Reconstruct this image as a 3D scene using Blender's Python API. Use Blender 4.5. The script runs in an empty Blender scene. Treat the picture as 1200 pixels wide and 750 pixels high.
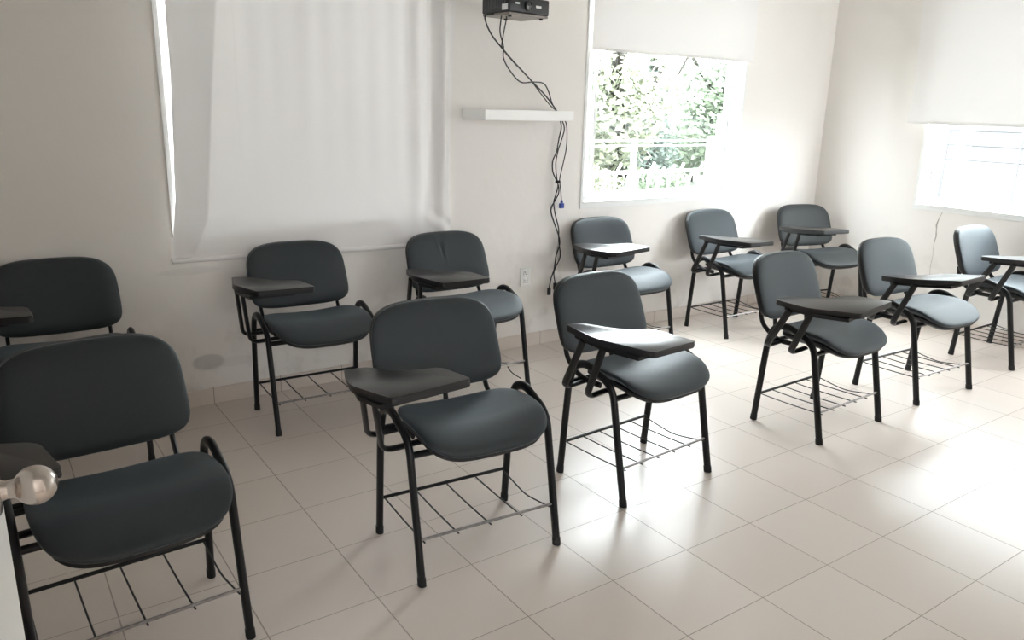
import bpy, bmesh, math, random
from mathutils import Vector, Matrix
random.seed(7)
PI = math.pi
COL = bpy.context.scene.collection
T = 1/3.0                      # floor tile, x
TY = T*0.957829                # floor tile, y

# ------------------------------------------------------------------ materials
def new_mat(name):
    m = bpy.data.materials.new(name); m.use_nodes = True
    nt = m.node_tree; nt.nodes.clear()
    out = nt.nodes.new('ShaderNodeOutputMaterial')
    return m, nt, out
def N(nt, kind, **kw):
    n = nt.nodes.new(kind)
    for k, v in kw.items():
        if k.startswith('i_'):
            key = k[2:]; key = int(key) if key.isdigit() else key.replace('_', ' ')
            n.inputs[key].default_value = v
        else: setattr(n, k, v)
    return n
def lk(nt, a, b): nt.links.new(a, b)
def math_n(nt, op, a, b=None, c=None):
    n = nt.nodes.new('ShaderNodeMath'); n.operation = op
    for i, v in enumerate((a, b, c)):
        if v is None: continue
        if isinstance(v, (int, float)): n.inputs[i].default_value = v
        else: nt.links.new(v, n.inputs[i])
    return n.outputs[0]
def mix_col(nt, fac, a, b):
    n = nt.nodes.new('ShaderNodeMix'); n.data_type = 'RGBA'
    for i, v in ((0, fac), (6, a), (7, b)):
        if isinstance(v, (int, float)): n.inputs[i].default_value = v
        elif isinstance(v, tuple): n.inputs[i].default_value = (*v, 1) if len(v) == 3 else v
        else: nt.links.new(v, n.inputs[i])
    return n.outputs[2]
def simple(name, col, rough=.5, metal=0., spec=.5, noise=0., nscale=30., bump=0., bscale=200., sheen=0., coat=0.):
    m, nt, out = new_mat(name)
    b = N(nt, 'ShaderNodeBsdfPrincipled'); lk(nt, b.outputs[0], out.inputs[0])
    b.inputs['Roughness'].default_value = rough; b.inputs['Metallic'].default_value = metal
    b.inputs['Specular IOR Level'].default_value = spec
    b.inputs['Sheen Weight'].default_value = sheen; b.inputs['Sheen Roughness'].default_value = .45
    b.inputs['Sheen Tint'].default_value = (.72, .88, 1, 1)
    b.inputs['Coat Weight'].default_value = coat
    tc = N(nt, 'ShaderNodeTexCoord')
    n = N(nt, 'ShaderNodeTexNoise', i_Scale=nscale, i_Detail=4.0); lk(nt, tc.outputs['Object'], n.inputs['Vector'])
    d = tuple(max(0, c*(1-noise)) for c in col); e = tuple(min(1, c*(1+noise)) for c in col)
    lk(nt, mix_col(nt, n.outputs[0], d, e), b.inputs['Base Color'])
    if bump:
        n2 = N(nt, 'ShaderNodeTexNoise', i_Scale=bscale, i_Detail=2.0); lk(nt, tc.outputs['Object'], n2.inputs['Vector'])
        bp = N(nt, 'ShaderNodeBump', i_Strength=bump, i_Distance=.002); lk(nt, n2.outputs[0], bp.inputs['Height'])
        lk(nt, bp.outputs[0], b.inputs['Normal'])
    return m

FAB = simple('charcoal_fabric', (.0040, .0052, .0062), .50, noise=.30, nscale=450, bump=.6, bscale=700, sheen=.22, spec=.72)
FAB.node_tree.nodes['Principled BSDF'].inputs['Specular Tint'].default_value = (.85, .94, 1, 1)
FAB2 = simple('charcoal_vinyl_fabric', (.026, .029, .029), .6, noise=.1, nscale=350, bump=.2, bscale=700, sheen=.05, spec=.35)
SHELL = simple('black_plastic', (.012, .012, .013), .5, noise=.1, bump=.1)
METAL = simple('black_enamel', (.006, .0062, .007), .36, noise=.2, nscale=60, spec=.38)
WIRE = simple('black_wire', (.012, .012, .012), .4, spec=.5)
WORN_HILIT = simple('worn_highlit_rail', (.32, .30, .29), .35, metal=.7, noise=.5, nscale=80)  # worn steel; base colour lightened to paint in a silver highlight
LAM = simple('charcoal_laminate', (.014, .013, .0125), .30, noise=.12, nscale=120, spec=.5, bump=.05, bscale=500)
EDGE = simple('black_edge_band', (.012, .012, .013), .45)
CAP = simple('black_rubber', (.01, .01, .01), .7)
WHITE_AL = simple('white_aluminium', (.80, .80, .79), .35, noise=.02)
GREY_AL = simple('grey_track', (.55, .56, .56), .4, noise=.03)
SHELFM = simple('white_melamine', (.93, .93, .91), .35, noise=.01)
PLASTIC_W = simple('white_plastic', (.85, .84, .82), .35)
DARK_SLOT = simple('slot_dark', (.02, .02, .02), .6)
PROJ_B = simple('projector_black', (.012, .013, .015), .35, noise=.2)
PROJ_BASE = simple('projector_underside', (.30, .27, .25), .5, noise=.08, nscale=20)
LENS = simple('lens_glass', (.004, .004, .006), .05, spec=1.)
LABEL_W = simple('label_white', (.75, .75, .75), .5)
CABLE = simple('cable_black', (.008, .008, .008), .45)
BLUE = simple('connector_blue', (.02, .05, .30), .4)
STEEL = simple('brushed_steel', (.55, .50, .46), .22, metal=1., noise=.12, nscale=60)
DOORM = simple('door_paint', (.80, .80, .78), .45, noise=.02, nscale=10)
LEAF = simple('leaf_green', (.10, .13, .08), .6, noise=.35, nscale=3)
LEAF2 = simple('leaf_blue_green', (.065, .090, .072), .6, noise=.35, nscale=3)
LEAF3 = simple('leaf_yellow_green', (.15, .165, .105), .6, noise=.35, nscale=3)
BARK = simple('bark', (.03, .026, .022), .9, noise=.3, nscale=12)
CONC = simple('pale_concrete', (.42, .41, .39), .9, noise=.1, nscale=3)
HOUSE = simple('pale_render', (.30, .30, .30), .9, noise=.05, nscale=4)
HOUSE2 = simple('rail_pale_grey', (.075, .075, .08), .8, noise=.05, nscale=4)
FENCEW = simple('fence_white', (.80, .80, .80), .5, noise=.05)
CEIL = simple('ceiling_paint', (.80, .79, .77), .9, noise=.02, nscale=5)
SLABM = simple('outside_ground', (.35, .35, .33), .9, noise=.1, nscale=2)

def ellipse_mask(nt, sep, cx, cz, rx, rz, ax='X', soft=.5):
    a = math_n(nt, 'DIVIDE', math_n(nt, 'SUBTRACT', sep.outputs[ax], cx), rx)
    b = math_n(nt, 'DIVIDE', math_n(nt, 'SUBTRACT', sep.outputs['Z'], cz), rz)
    d = math_n(nt, 'ADD', math_n(nt, 'MULTIPLY', a, a), math_n(nt, 'MULTIPLY', b, b))
    mr = N(nt, 'ShaderNodeMapRange'); mr.interpolation_type = 'SMOOTHSTEP'
    lk(nt, d, mr.inputs[0]); mr.inputs[1].default_value = 1.; mr.inputs[2].default_value = 1-soft
    mr.inputs[3].default_value = 0; mr.inputs[4].default_value = 1
    return mr.outputs[0]

def wall_mat():
    m, nt, out = new_mat('wall_paint')
    b = N(nt, 'ShaderNodeBsdfPrincipled', i_Roughness=.75); lk(nt, b.outputs[0], out.inputs[0])
    b.inputs['Specular IOR Level'].default_value = .25
    tc = N(nt, 'ShaderNodeTexCoord'); sep = N(nt, 'ShaderNodeSeparateXYZ'); lk(nt, tc.outputs['Object'], sep.inputs[0])
    n = N(nt, 'ShaderNodeTexNoise', i_Scale=1.3, i_Detail=5.0); lk(nt, tc.outputs['Object'], n.inputs[0])
    c = mix_col(nt, n.outputs[0], (.80, .765, .73), (.85, .82, .79))
    # scuffs low on the wall: worn paint and two oval stains under the first blind
    n2 = N(nt, 'ShaderNodeTexNoise', i_Scale=9., i_Detail=6.0); lk(nt, tc.outputs['Object'], n2.inputs[0])
    low = N(nt, 'ShaderNodeMapRange'); lk(nt, sep.outputs['Z'], low.inputs[0])
    low.inputs[1].default_value = .75; low.inputs[2].default_value = .1; low.inputs[3].default_value = 0; low.inputs[4].default_value = 1
    sm = N(nt, 'ShaderNodeMapRange'); lk(nt, n2.outputs[0], sm.inputs[0]); sm.inputs[1].default_value = .52; sm.inputs[2].default_value = .72
    c = mix_col(nt, math_n(nt, 'MULTIPLY', math_n(nt, 'MULTIPLY', sm.outputs[0], low.outputs[0]), .5), c, (.52, .49, .46))
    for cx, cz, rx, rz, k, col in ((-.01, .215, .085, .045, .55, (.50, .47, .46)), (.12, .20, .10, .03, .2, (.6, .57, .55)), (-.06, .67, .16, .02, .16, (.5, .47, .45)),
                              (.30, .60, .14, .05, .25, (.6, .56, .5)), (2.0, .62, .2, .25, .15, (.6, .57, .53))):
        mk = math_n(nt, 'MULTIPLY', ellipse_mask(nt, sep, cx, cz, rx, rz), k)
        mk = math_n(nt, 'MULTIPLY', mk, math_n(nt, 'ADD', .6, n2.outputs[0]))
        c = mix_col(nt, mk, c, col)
    lk(nt, c, b.inputs['Base Color'])
    n3 = N(nt, 'ShaderNodeTexNoise', i_Scale=6., i_Detail=5.0); lk(nt, tc.outputs['Object'], n3.inputs[0])
    bp = N(nt, 'ShaderNodeBump', i_Strength=.35, i_Distance=.012); lk(nt, n3.outputs[0], bp.inputs['Height']); lk(nt, bp.outputs[0], b.inputs['Normal'])
    return m
WALL = wall_mat()

def line_mask(nt, coord, period, w):
    # 1 on a grout line centred on multiples of period
    q = math_n(nt, 'DIVIDE', coord, period)
    f = math_n(nt, 'SUBTRACT', q, math_n(nt, 'FLOOR', math_n(nt, 'ADD', q, .5)))
    a = math_n(nt, 'ABSOLUTE', f)
    return math_n(nt, 'LESS_THAN', a, w/period/2)
def tile_mat(name, floor=True, axis='X', period=T):
    m, nt, out = new_mat(name)
    b = N(nt, 'ShaderNodeBsdfPrincipled'); lk(nt, b.outputs[0], out.inputs[0])
    tc = N(nt, 'ShaderNodeTexCoord'); sep = N(nt, 'ShaderNodeSeparateXYZ'); lk(nt, tc.outputs['Object'], sep.inputs[0])
    if floor:
        mx = line_mask(nt, sep.outputs['X'], T, .0038); my = line_mask(nt, sep.outputs['Y'], TY, .0030)
        g = math_n(nt, 'MAXIMUM', mx, my)
    else:
        g = line_mask(nt, sep.outputs[axis], period, .004)
    # per-tile tone
    fx = math_n(nt, 'FLOOR', math_n(nt, 'DIVIDE', sep.outputs['X'], T)); fy = math_n(nt, 'FLOOR', math_n(nt, 'DIVIDE', sep.outputs['Y'], TY))
    cb = N(nt, 'ShaderNodeCombineXYZ'); lk(nt, fx, cb.inputs[0]); lk(nt, fy, cb.inputs[1])
    wn = N(nt, 'ShaderNodeTexWhiteNoise'); lk(nt, cb.outputs[0], wn.inputs[0])
    n = N(nt, 'ShaderNodeTexNoise', i_Scale=5., i_Detail=6.0, i_Roughness=.6); lk(nt, tc.outputs['Object'], n.inputs[0])
    t = math_n(nt, 'ADD', math_n(nt, 'MULTIPLY', wn.outputs[0], .5), math_n(nt, 'MULTIPLY', n.outputs[0], .2))
    c = mix_col(nt, t, (.66, .585, .53), (.71, .64, .585))
    n4 = N(nt, 'ShaderNodeTexNoise', i_Scale=1.7, i_Detail=2.0); lk(nt, tc.outputs['Object'], n4.inputs[0])
    gc = mix_col(nt, n4.outputs[0], (.27, .225, .195), (.50, .44, .40))
    lk(nt, mix_col(nt, g, c, gc), b.inputs['Base Color'])
    rr = math_n(nt, 'ADD', .29, math_n(nt, 'MULTIPLY', wn.outputs[0], .03))
    lk(nt, math_n(nt, 'MAXIMUM', rr, math_n(nt, 'MULTIPLY', g, .8)), b.inputs['Roughness'])
    b.inputs['Specular IOR Level'].default_value = .42
    if floor:
        # every tile lies at a very slightly different tilt
        vm = N(nt, 'ShaderNodeVectorMath', operation='SUBTRACT'); lk(nt, wn.outputs['Color'], vm.inputs[0]); vm.inputs[1].default_value = (.5, .5, .5)
        vs = N(nt, 'ShaderNodeVectorMath', operation='MULTIPLY'); lk(nt, vm.outputs[0], vs.inputs[0]); vs.inputs[1].default_value = (.009, .009, 0)
        ge = N(nt, 'ShaderNodeNewGeometry'); va = N(nt, 'ShaderNodeVectorMath', operation='ADD'); lk(nt, ge.outputs['Normal'], va.inputs[0]); lk(nt, vs.outputs[0], va.inputs[1])
        nn = N(nt, 'ShaderNodeVectorMath', operation='NORMALIZE'); lk(nt, va.outputs[0], nn.inputs[0])
        bp = N(nt, 'ShaderNodeBump', i_Strength=.25, i_Distance=.002, invert=True); lk(nt, g, bp.inputs['Height']); lk(nt, nn.outputs[0], bp.inputs['Normal'])
        lk(nt, bp.outputs[0], b.inputs['Normal'])
    return m
FLOORM = tile_mat('floor_tile')
BASEX = tile_mat('baseboard_tile_x', False, 'X', T)
BASEY = tile_mat('baseboard_tile_y', False, 'Y', TY)

def blind_mat():
    m, nt, out = new_mat('blind_fabric')
    d = N(nt, 'ShaderNodeBsdfDiffuse'); d.inputs[0].default_value = (.84, .82, .81, 1)
    t = N(nt, 'ShaderNodeBsdfTranslucent'); t.inputs[0].default_value = (.86, .835, .82, 1)
    tc = N(nt, 'ShaderNodeTexCoord'); n = N(nt, 'ShaderNodeTexNoise', i_Scale=400., i_Detail=1.0); lk(nt, tc.outputs['Object'], n.inputs[0])
    bp = N(nt, 'ShaderNodeBump', i_Strength=.08, i_Distance=.001); lk(nt, n.outputs[0], bp.inputs['Height'])
    lk(nt, bp.outputs[0], d.inputs['Normal'])
    mx = N(nt, 'ShaderNodeMixShader'); mx.inputs[0].default_value = BLIND_T
    lk(nt, d.outputs[0], mx.inputs[1]); lk(nt, t.outputs[0], mx.inputs[2]); lk(nt, mx.outputs[0], out.inputs[0])
    return m
BLIND_T = .025
BLINDM = blind_mat()

def glass_mat():
    m, nt, out = new_mat('window_glass')
    t = N(nt, 'ShaderNodeBsdfTransparent'); t.inputs[0].default_value = (.96, .98, .97, 1)
    g = N(nt, 'ShaderNodeBsdfGlossy'); g.inputs['Roughness'].default_value = .01
    mx = N(nt, 'ShaderNodeMixShader'); mx.inputs[0].default_value = .006; lk(nt, t.outputs[0], mx.inputs[1]); lk(nt, g.outputs[0], mx.inputs[2])
    lk(nt, mx.outputs[0], out.inputs[0]); return m
GLASS = glass_mat()

# ------------------------------------------------------------------ object helpers
def finish(name, bm, mat, parent=None, smooth=True, angle=40):
    bmesh.ops.recalc_face_normals(bm, faces=bm.faces[:])
    me = bpy.data.meshes.new(name); bm.to_mesh(me); bm.free()
    me.materials.append(mat)
    if smooth:
        me.polygons.foreach_set('use_smooth', [True]*len(me.polygons))
        try: me.set_sharp_from_angle(angle=math.radians(angle))
        except Exception: pass
    return link(name, me, parent)
def link(name, me, parent=None):
    o = bpy.data.objects.new(name, me); COL.objects.link(o)
    if parent is not None: o.parent = parent
    return o
def tag(o, label, cat, group=None, kind=None):
    if label: o['label'] = label
    if cat: o['category'] = cat
    if group: o['group'] = group
    if kind: o['kind'] = kind
    return o
def thing(name, label, cat, loc=(0, 0, 0), rz=0, group=None):
    o = bpy.data.objects.new(name, None); COL.objects.link(o)
    o.location = loc; o.rotation_euler = (0, 0, rz); o.empty_display_size = .1
    return tag(o, label, cat, group)
def struct(o): o['kind'] = 'structure'; return o
def box(bm, x0, x1, y0, y1, z0, z1, bev=0., seg=2):
    r = bmesh.ops.create_cube(bm, size=1.)
    vs = r['verts']
    for v in vs:
        v.co = Vector(((x0+x1)/2+v.co.x*(x1-x0), (y0+y1)/2+v.co.y*(y1-y0), (z0+z1)/2+v.co.z*(z1-z0)))
    if bev:
        es = list({e for v in vs for e in v.link_edges})
        bmesh.ops.bevel(bm, geom=es, offset=bev, segments=seg, profile=.5, affect='EDGES')
def fillet(pts, rad, n=6):
    P = [Vector(p) for p in pts]; out = [P[0]]
    for i in range(1, len(P)-1):
        r = rad[i-1] if isinstance(rad, (list, tuple)) else rad
        a, b, c = P[i-1], P[i], P[i+1]
        u = (a-b); w = (c-b); r2 = min(r, u.length*.48, w.length*.48)
        p0 = b+u.normalized()*r2; p1 = b+w.normalized()*r2
        for k in range(n+1):
            t = k/n; out.append(p0*(1-t)**2+b*2*t*(1-t)+p1*t*t)
    out.append(P[-1]); return out
def catmull(pts, n=6):
    P = [Vector(p) for p in pts]; P = [P[0]*2-P[1]]+P+[P[-1]*2-P[-2]]; out = []
    for i in range(1, len(P)-2):
        for k in range(n):
            t = k/n; a, b, c, d = P[i-1], P[i], P[i+1], P[i+2]
            out.append(.5*((2*b)+(c-a)*t+(2*a-5*b+4*c-d)*t*t+(3*b-a-3*c+d)*t**3))
    out.append(P[-2]); return out
def sweep(bm, path, ra, rb=None, nref=(1, 0, 0), seg=12, cap=True):
    # ra: half size along the in-plane wide axis; rb: half size along nref
    rb = ra if rb is None else rb
    P = [Vector(p) for p in path]; rings = []; nref = Vector(nref); last = None
    for i, p in enumerate(P):
        t = (P[min(i+1, len(P)-1)]-P[max(i-1, 0)]).normalized()
        base = nref if last is None or rb != ra else last
        n = base-t*base.dot(t)
        if n.length < 1e-4: n = t.orthogonal()
        n.normalize(); last = n; b = t.cross(n)
        rings.append([bm.verts.new(p+b*(ra*math.cos(2*PI*k/seg))+n*(rb*math.sin(2*PI*k/seg))) for k in range(seg)])
    for a, c in zip(rings, rings[1:]):
        for k in range(seg): bm.faces.new((a[k], a[(k+1) % seg], c[(k+1) % seg], c[k]))
    if cap:
        bm.faces.new(rings[0][::-1]); bm.faces.new(rings[-1])
def prism(bm, outline, z0, z1, bev=0.):
    lo = [bm.verts.new((x, y, z0)) for x, y in outline]; hi = [bm.verts.new((x, y, z1)) for x, y in outline]
    n = len(outline)
    bm.faces.new(lo[::-1]); bm.faces.new(hi)
    for k in range(n): bm.faces.new((lo[k], lo[(k+1) % n], hi[(k+1) % n], hi[k]))
def lathe(bm, prof, axis='z', seg=32, org=(0, 0, 0), M=None):
    rings = []
    for r, h in prof:
        ring = []
        for k in range(seg):
            a = 2*PI*k/seg; v = Vector((r*math.cos(a), r*math.sin(a), h))
            if M is not None: v = M @ v
            ring.append(bm.verts.new(v+Vector(org)))
        rings.append(ring)
    for a, c in zip(rings, rings[1:]):
        for k in range(seg): bm.faces.new((a[k], a[(k+1) % seg], c[(k+1) % seg], c[k]))
    bm.faces.new(rings[0][::-1]); bm.faces.new(rings[-1])

# ------------------------------------------------------------------ room shell
XL, XR, YB, YF, H = -1.95, 4.72, .283, -3.36, 2.75
TH = .16
def wall_with_holes(name, along, a0, a1, fix0, fix1, z0, z1, holes, mat):
    # a slab between fix0..fix1 with rectangular holes, cut into blocks
    bm = bmesh.new()
    cuts = sorted(set([a0, a1]+[h[0] for h in holes]+[h[1] for h in holes]))
    for c0, c1 in zip(cuts, cuts[1:]):
        hs = sorted([(h[2], h[3]) for h in holes if h[0] <= c0+1e-6 and h[1] >= c1-1e-6])
        z = z0; segs = []
        for h0, h1 in hs: segs.append((z, h0)); z = h1
        segs.append((z, z1))
        for s0, s1 in segs:
            if s1-s0 < 1e-4: continue
            if along == 'x': box(bm, c0, c1, fix0, fix1, s0, s1)
            else: box(bm, fix0, fix1, c0, c1, s0, s1)
    bmesh.ops.remove_doubles(bm, verts=bm.verts[:], dist=1e-5)
    # drop the doubled inner faces between blocks
    seen = {}
    for f in bm.faces:
        key = tuple(sorted(v.index for v in f.verts)) if False else tuple(round(x, 4) for x in f.calc_center_median())
        seen.setdefault(key, []).append(f)
    bmesh.ops.delete(bm, geom=[f for fs in seen.values() if len(fs) > 1 for f in fs], context='FACES')
    return struct(finish(name, bm, mat, smooth=False))
W1 = (-.100, 1.22, .865, 2.40)     # behind the long blind
W2 = (2.302, 3.722, .872, 2.40)
W3 = (-2.35, -.545, .842, 2.40)    # right wall (y range)
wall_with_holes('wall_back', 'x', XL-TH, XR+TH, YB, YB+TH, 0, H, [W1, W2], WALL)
wall_with_holes('wall_right', 'y', YF-TH, YB, XR, XR+TH, 0, H, [W3], WALL)
bm = bmesh.new(); box(bm, XL-TH, XL, YF-TH, YB, 0, H); struct(finish('wall_left', bm, WALL, smooth=False))
DW = (-.985, -.06, 0., 2.08)
FILL_W5 = (3.65, 4.10, 1.1, 2.1)  # unseen opening added in the front wall as fill for the right half
wall_with_holes('wall_front', 'x', XL, XR, YF-TH, YF, 0, H, [DW, FILL_W5], WALL)
bm = bmesh.new(); box(bm, XL-TH, XR+TH, -4.88, YB+TH, -.08, 0); struct(finish('floor', bm, FLOORM, smooth=False))
bm = bmesh.new(); box(bm, XL-TH, XR+TH, -4.88, YB+TH, H, H+.1); struct(finish('ceiling', bm, CEIL, smooth=False))
# corridor behind the doorway (the camera stands in the opening)
FILL_W4 = (-1.70, -1.15, .95, 2.25)  # unseen opening added behind the camera to fill the left side with light
wall_with_holes('wall_corridor', 'x', XL-TH, 1.6, -4.72-TH, -4.72, 0, H, [FILL_W4], WALL)
bm = bmesh.new(); box(bm, XL-TH, XL, -4.72, YF-TH, 0, H); struct(finish('wall_corridor_left', bm, WALL, smooth=False))
bm = bmesh.new(); box(bm, 1.44, 1.6, -4.72, YF-TH, 0, H); struct(finish('wall_corridor_right', bm, WALL, smooth=False))
# baseboards
BH = .082
def baseboard(name, x0, x1, y0, y1, mat):
    bm = bmesh.new(); box(bm, x0, x1, y0, y1, 0, BH, .0015, 1); struct(finish(name, bm, mat, smooth=False))
baseboard('baseboard_back', XL, XR, YB-.010, YB, BASEX)
baseboard('baseboard_right', XR-.010, XR, YF, YB-.010, BASEY)
baseboard('baseboard_left', XL, XL+.010, YF, YB-.010, BASEY)
baseboard('baseboard_front', .0, XR-.010, YF, YF+.010, BASEX)

# cracked plaster line under the right window
bm = bmesh.new()
pts = [(-.745, .835), (-.735, .80), (-.722, .765), (-.712, .72), (-.716, .69), (-.722, .64), (-.716, .58), (-.722, .50), (-.718, .42), (-.726, .34)]
wd = [.0010, .0016, .0022, .006, .003, .0045, .0014, .001, .0012, .0006]
for i in range(len(pts)-1):
    (ya, za), (yb, zb) = pts[i], pts[i+1]
    vs = [bm.verts.new((XR-.0008, y, z)) for y, z in ((ya-wd[i], za), (ya+wd[i], za), (yb+wd[i+1], zb), (yb-wd[i+1], zb))]
    bm.faces.new(vs)
r = bmesh.ops.extrude_face_region(bm, geom=bm.faces[:])
bmesh.ops.translate(bm, verts=[v for v in r['geom'] if isinstance(v, bmesh.types.BMVert)], vec=(.002, 0, 0))
crk = struct(finish('trim_1', bm, simple('crack_dirt', (.38, .35, .32), .9, noise=.5, nscale=60), smooth=False))
crk.name = 'trim_1'

# windows -------------------------------------------------------------
def window(name, along, a0, a1, z0, z1, inner, outd, rail_at):
    """along 'x' (wall plane y=inner, outside +y) or 'y' (plane x=inner, outside +x)"""
    root = bpy.data.objects.new(name, None); COL.objects.link(root); struct(root)
    if along == 'x': root.location = ((a0+a1)/2, inner, z0)
    else: root.location = (inner, (a0+a1)/2, z0)
    L = root.location
    def B(bm, s0, s1, d0, d1, h0, h1, bev=.002):
        if along == 'x': box(bm, s0-L.x, s1-L.x, inner+d0-L.y, inner+d1-L.y, h0-L.z, h1-L.z, bev, 1)
        else: box(bm, inner+d0-L.x, inner+d1-L.x, s0-L.y, s1-L.y, h0-L.z, h1-L.z, bev, 1)
    fr = bmesh.new(); w = .020
    B(fr, a0, a1, 0.068, .140, z0, z0+w); B(fr, a0, a1, 0.068, .140, z1-w, z1)
    B(fr, a0, a0+w, 0.068, .140, z0+w, z1-w); B(fr, a1-w, a1, 0.068, .140, z0+w, z1-w)
    finish('window_frame', fr, WHITE_AL, root, False)
    tr = bmesh.new()
    B(tr, a0+w, a1-w, .060, .066, z0+w, z0+w+.012, 0); B(tr, a0+w, a1-w, .090, .096, z0+w, z0+w+.012, 0)
    B(tr, a0+w, a0+w+.012, .090, .098, z0+w+.012, z1-w, 0); B(tr, a1-w-.012, a1-w, .090, .098, z0+w+.012, z1-w, 0)
    finish('window_track', tr, GREY_AL, root, False)
    mid = rail_at
    for (s0, s1, d) in ((a0+w+.013, mid+.02, .070), (mid-.02, a1-w-.013, .100)):
        sm = bmesh.new(); q = .022
        B(sm, s0, s1, d, d+.018, z0+w+.013, z0+w+.013+q); B(sm, s0, s1, d, d+.018, z1-w-q, z1-w-.001)
        B(sm, s0, s0+q, d, d+.018, z0+w+.013+q, z1-w-q); B(sm, s1-q, s1, d, d+.018, z0+w+.013+q, z1-w-q)
        sash = finish('window_sash', sm, WHITE_AL, root, False)
        g = bmesh.new(); B(g, s0+q-.004, s1-q+.004, d+.007, d+.011, z0+w+.013+q-.004, z1-w-q+.004, 0)
        finish('window_pane', g, GLASS, sash, False)
    sl = bmesh.new(); B(sl, a0-.03, a1+.03, -.012, .054, z0-.022, z0-.0005, .003) if False else None
    lip = bmesh.new()
    B(lip, a0+.0005, a1-.0005, -.006, .066, z0+.0005, z0+.010, .002)
    finish('window_sill', lip, WHITE_AL, root, False)
    cs = bmesh.new()   # thin white flange around the opening
    B(cs, a0-.022, a1+.022, -.007, -.0005, z0-.030, z0, .001); B(cs, a0-.022, a0, -.007, -.0005, z0, z1, .001)
    B(cs, a1, a1+.022, -.007, -.0005, z0, z1, .001)
    finish('window_trim', cs, WHITE_AL, root, False)
    return root
window('window_1', 'x', W1[0], W1[1], W1[2], W1[3], YB, 1, .56)
window('window_2', 'x', W2[0], W2[1], W2[2], W2[3], YB, 1, 2.42)
window('window_3', 'y', W3[0], W3[1], W3[2], W3[3], XR, 1, -1.9)

# roller blinds -------------------------------------------------------------
def G(x, c, s): return math.exp(-((x-c)/s)**2)
def cloth_sheet(f, nu, nv, thick=.0008):
    bm = bmesh.new(); g = [[bm.verts.new(f(i/nu, j/nv)) for i in range(nu+1)] for j in range(nv+1)]
    for j in range(nv):
        for i in range(nu): bm.faces.new((g[j][i], g[j][i+1], g[j+1][i+1], g[j+1][i]))
    return bm
def lerp_tab(tab, z):
    tab = sorted(tab)
    if z <= tab[0][0]: return tab[0][1]
    for (a, x), (b, y) in zip(tab, tab[1:]):
        if z <= b:
            t = (z-a)/(b-a); t = t*t*(3-2*t) if False else t
            return x+(y-x)*t
    return tab[-1][1]
LE = [(.731, -.137), (.87, -.118), (1.006, -.100), (1.245, -.088), (1.556, -.076), (1.849, -.074), (2.5, -.090)]
RE = [(.695, 1.345), (.80, 1.338), (.95, 1.322), (1.149, 1.324), (1.55, 1.342), (1.978, 1.359), (2.5, 1.36)]
def seg_dist(x, z, a, b):
    ax, az = a; bx, bz = b; dx, dz = bx-ax, bz-az; L2 = dx*dx+dz*dz
    t = max(0, min(1, ((x-ax)*dx+(z-az)*dz)/L2)); return math.hypot(x-ax-t*dx, z-az-t*dz), t
def lb(u, v):
    zb = .724-.020*u
    z = zb+(2.50-zb)*(1-v)
    x = lerp_tab(LE, z)*(1-u)+lerp_tab(RE, z)*u
    up = min(1, max(0, (z-.75)/.5))
    y = .262
    # long fold near the left edge: a flank that rises to a sharp ridge, then falls back
    xr = lerp_tab([(.72, -.05), (.92, .015), (1.5, .075), (1.9, .125), (2.5, .17)], z); xl = lerp_tab(LE, z)
    A = .078*min(1, max(0, (z-.73)/.20))
    if x < xr: y += -A*max(0, (x-xl)/(xr-xl))**1.5
    else: y += -A*math.exp(-((x-xr)/.095)**1.3)
    y += .016*G(x, 1.205, .026)*min(1, max(0, (z-.85)/.5))-.046*G(x, 1.275, .033)*(.2+.8*up)-.022*G(x, 1.13, .04)*up
    amp = .0034*min(1, max(0, (z-1.0)/.7))
    y += amp*math.sin(2*PI*x/.118+.6)*(1 if .2 < x < 1.15 else .3)+amp*.8*math.sin(2*PI*x/.21+1.)
    y += .004*math.sin(2*PI*(x*.9+z*.35)/.75)
    for a, b, w, h in (
                       ((1.335, .73), (1.17, .86), .026, -.017), ((1.17, .86), (1.19, 1.1), .028, .010), ((1.33, .80), (1.20, .90), .02, .014),
                       ((1.05, .75), (.9, .95), .05, -.006), ((.25, .76), (.5, .74), .03, -.004), ((.95, .72), (1.2, .76), .025, -.009)):
        d, t = seg_dist(x, z, a, b); y += h*math.exp(-(d/w)**2)*(.4+.6*math.sin(PI*min(1, t+.25)))
    bot = min(1, max(0, (z-zb)/.05)); y = y*bot+.262*(1-bot) if bot < 1 else y
    return (x-.6, min(y, .274)-.24, z-.72)
bl = thing('roller_blind', 'wide wrinkled grey-white window blind hanging low behind the two back chairs on the left', 'blind', (.6, .24, .72), 0)
finish('blind_fabric', cloth_sheet(lb, 260, 120), BLINDM, bl, angle=180)
bm = bmesh.new(); sweep(bm, [(-.139-.6, .020, .728-.72), (.38-.6, .020, .721-.72), (.9-.6, .020, .708-.72), (1.347-.6, .020, .698-.72)], .0125, .0125, (0, 1, 0), 12)
finish('bottom_bar', bm, BLINDM, bl)
bm = bmesh.new(); sweep(bm, [(-.10-.6, .014, 2.50-.72+.012), (1.38-.6, .014, 2.50-.72+.012)], .024, .024, (0, 1, 0), 20); finish('roller_tube', bm, WHITE_AL, bl)
for sx in (-.115, 1.38): bm = bmesh.new(); box(bm, sx-.6, sx+.012-.6, -.03, .0425, 2.50-.72-.03, 2.50-.72+.05, .002, 1); finish('bracket', bm, WHITE_AL, bl, False)

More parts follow.
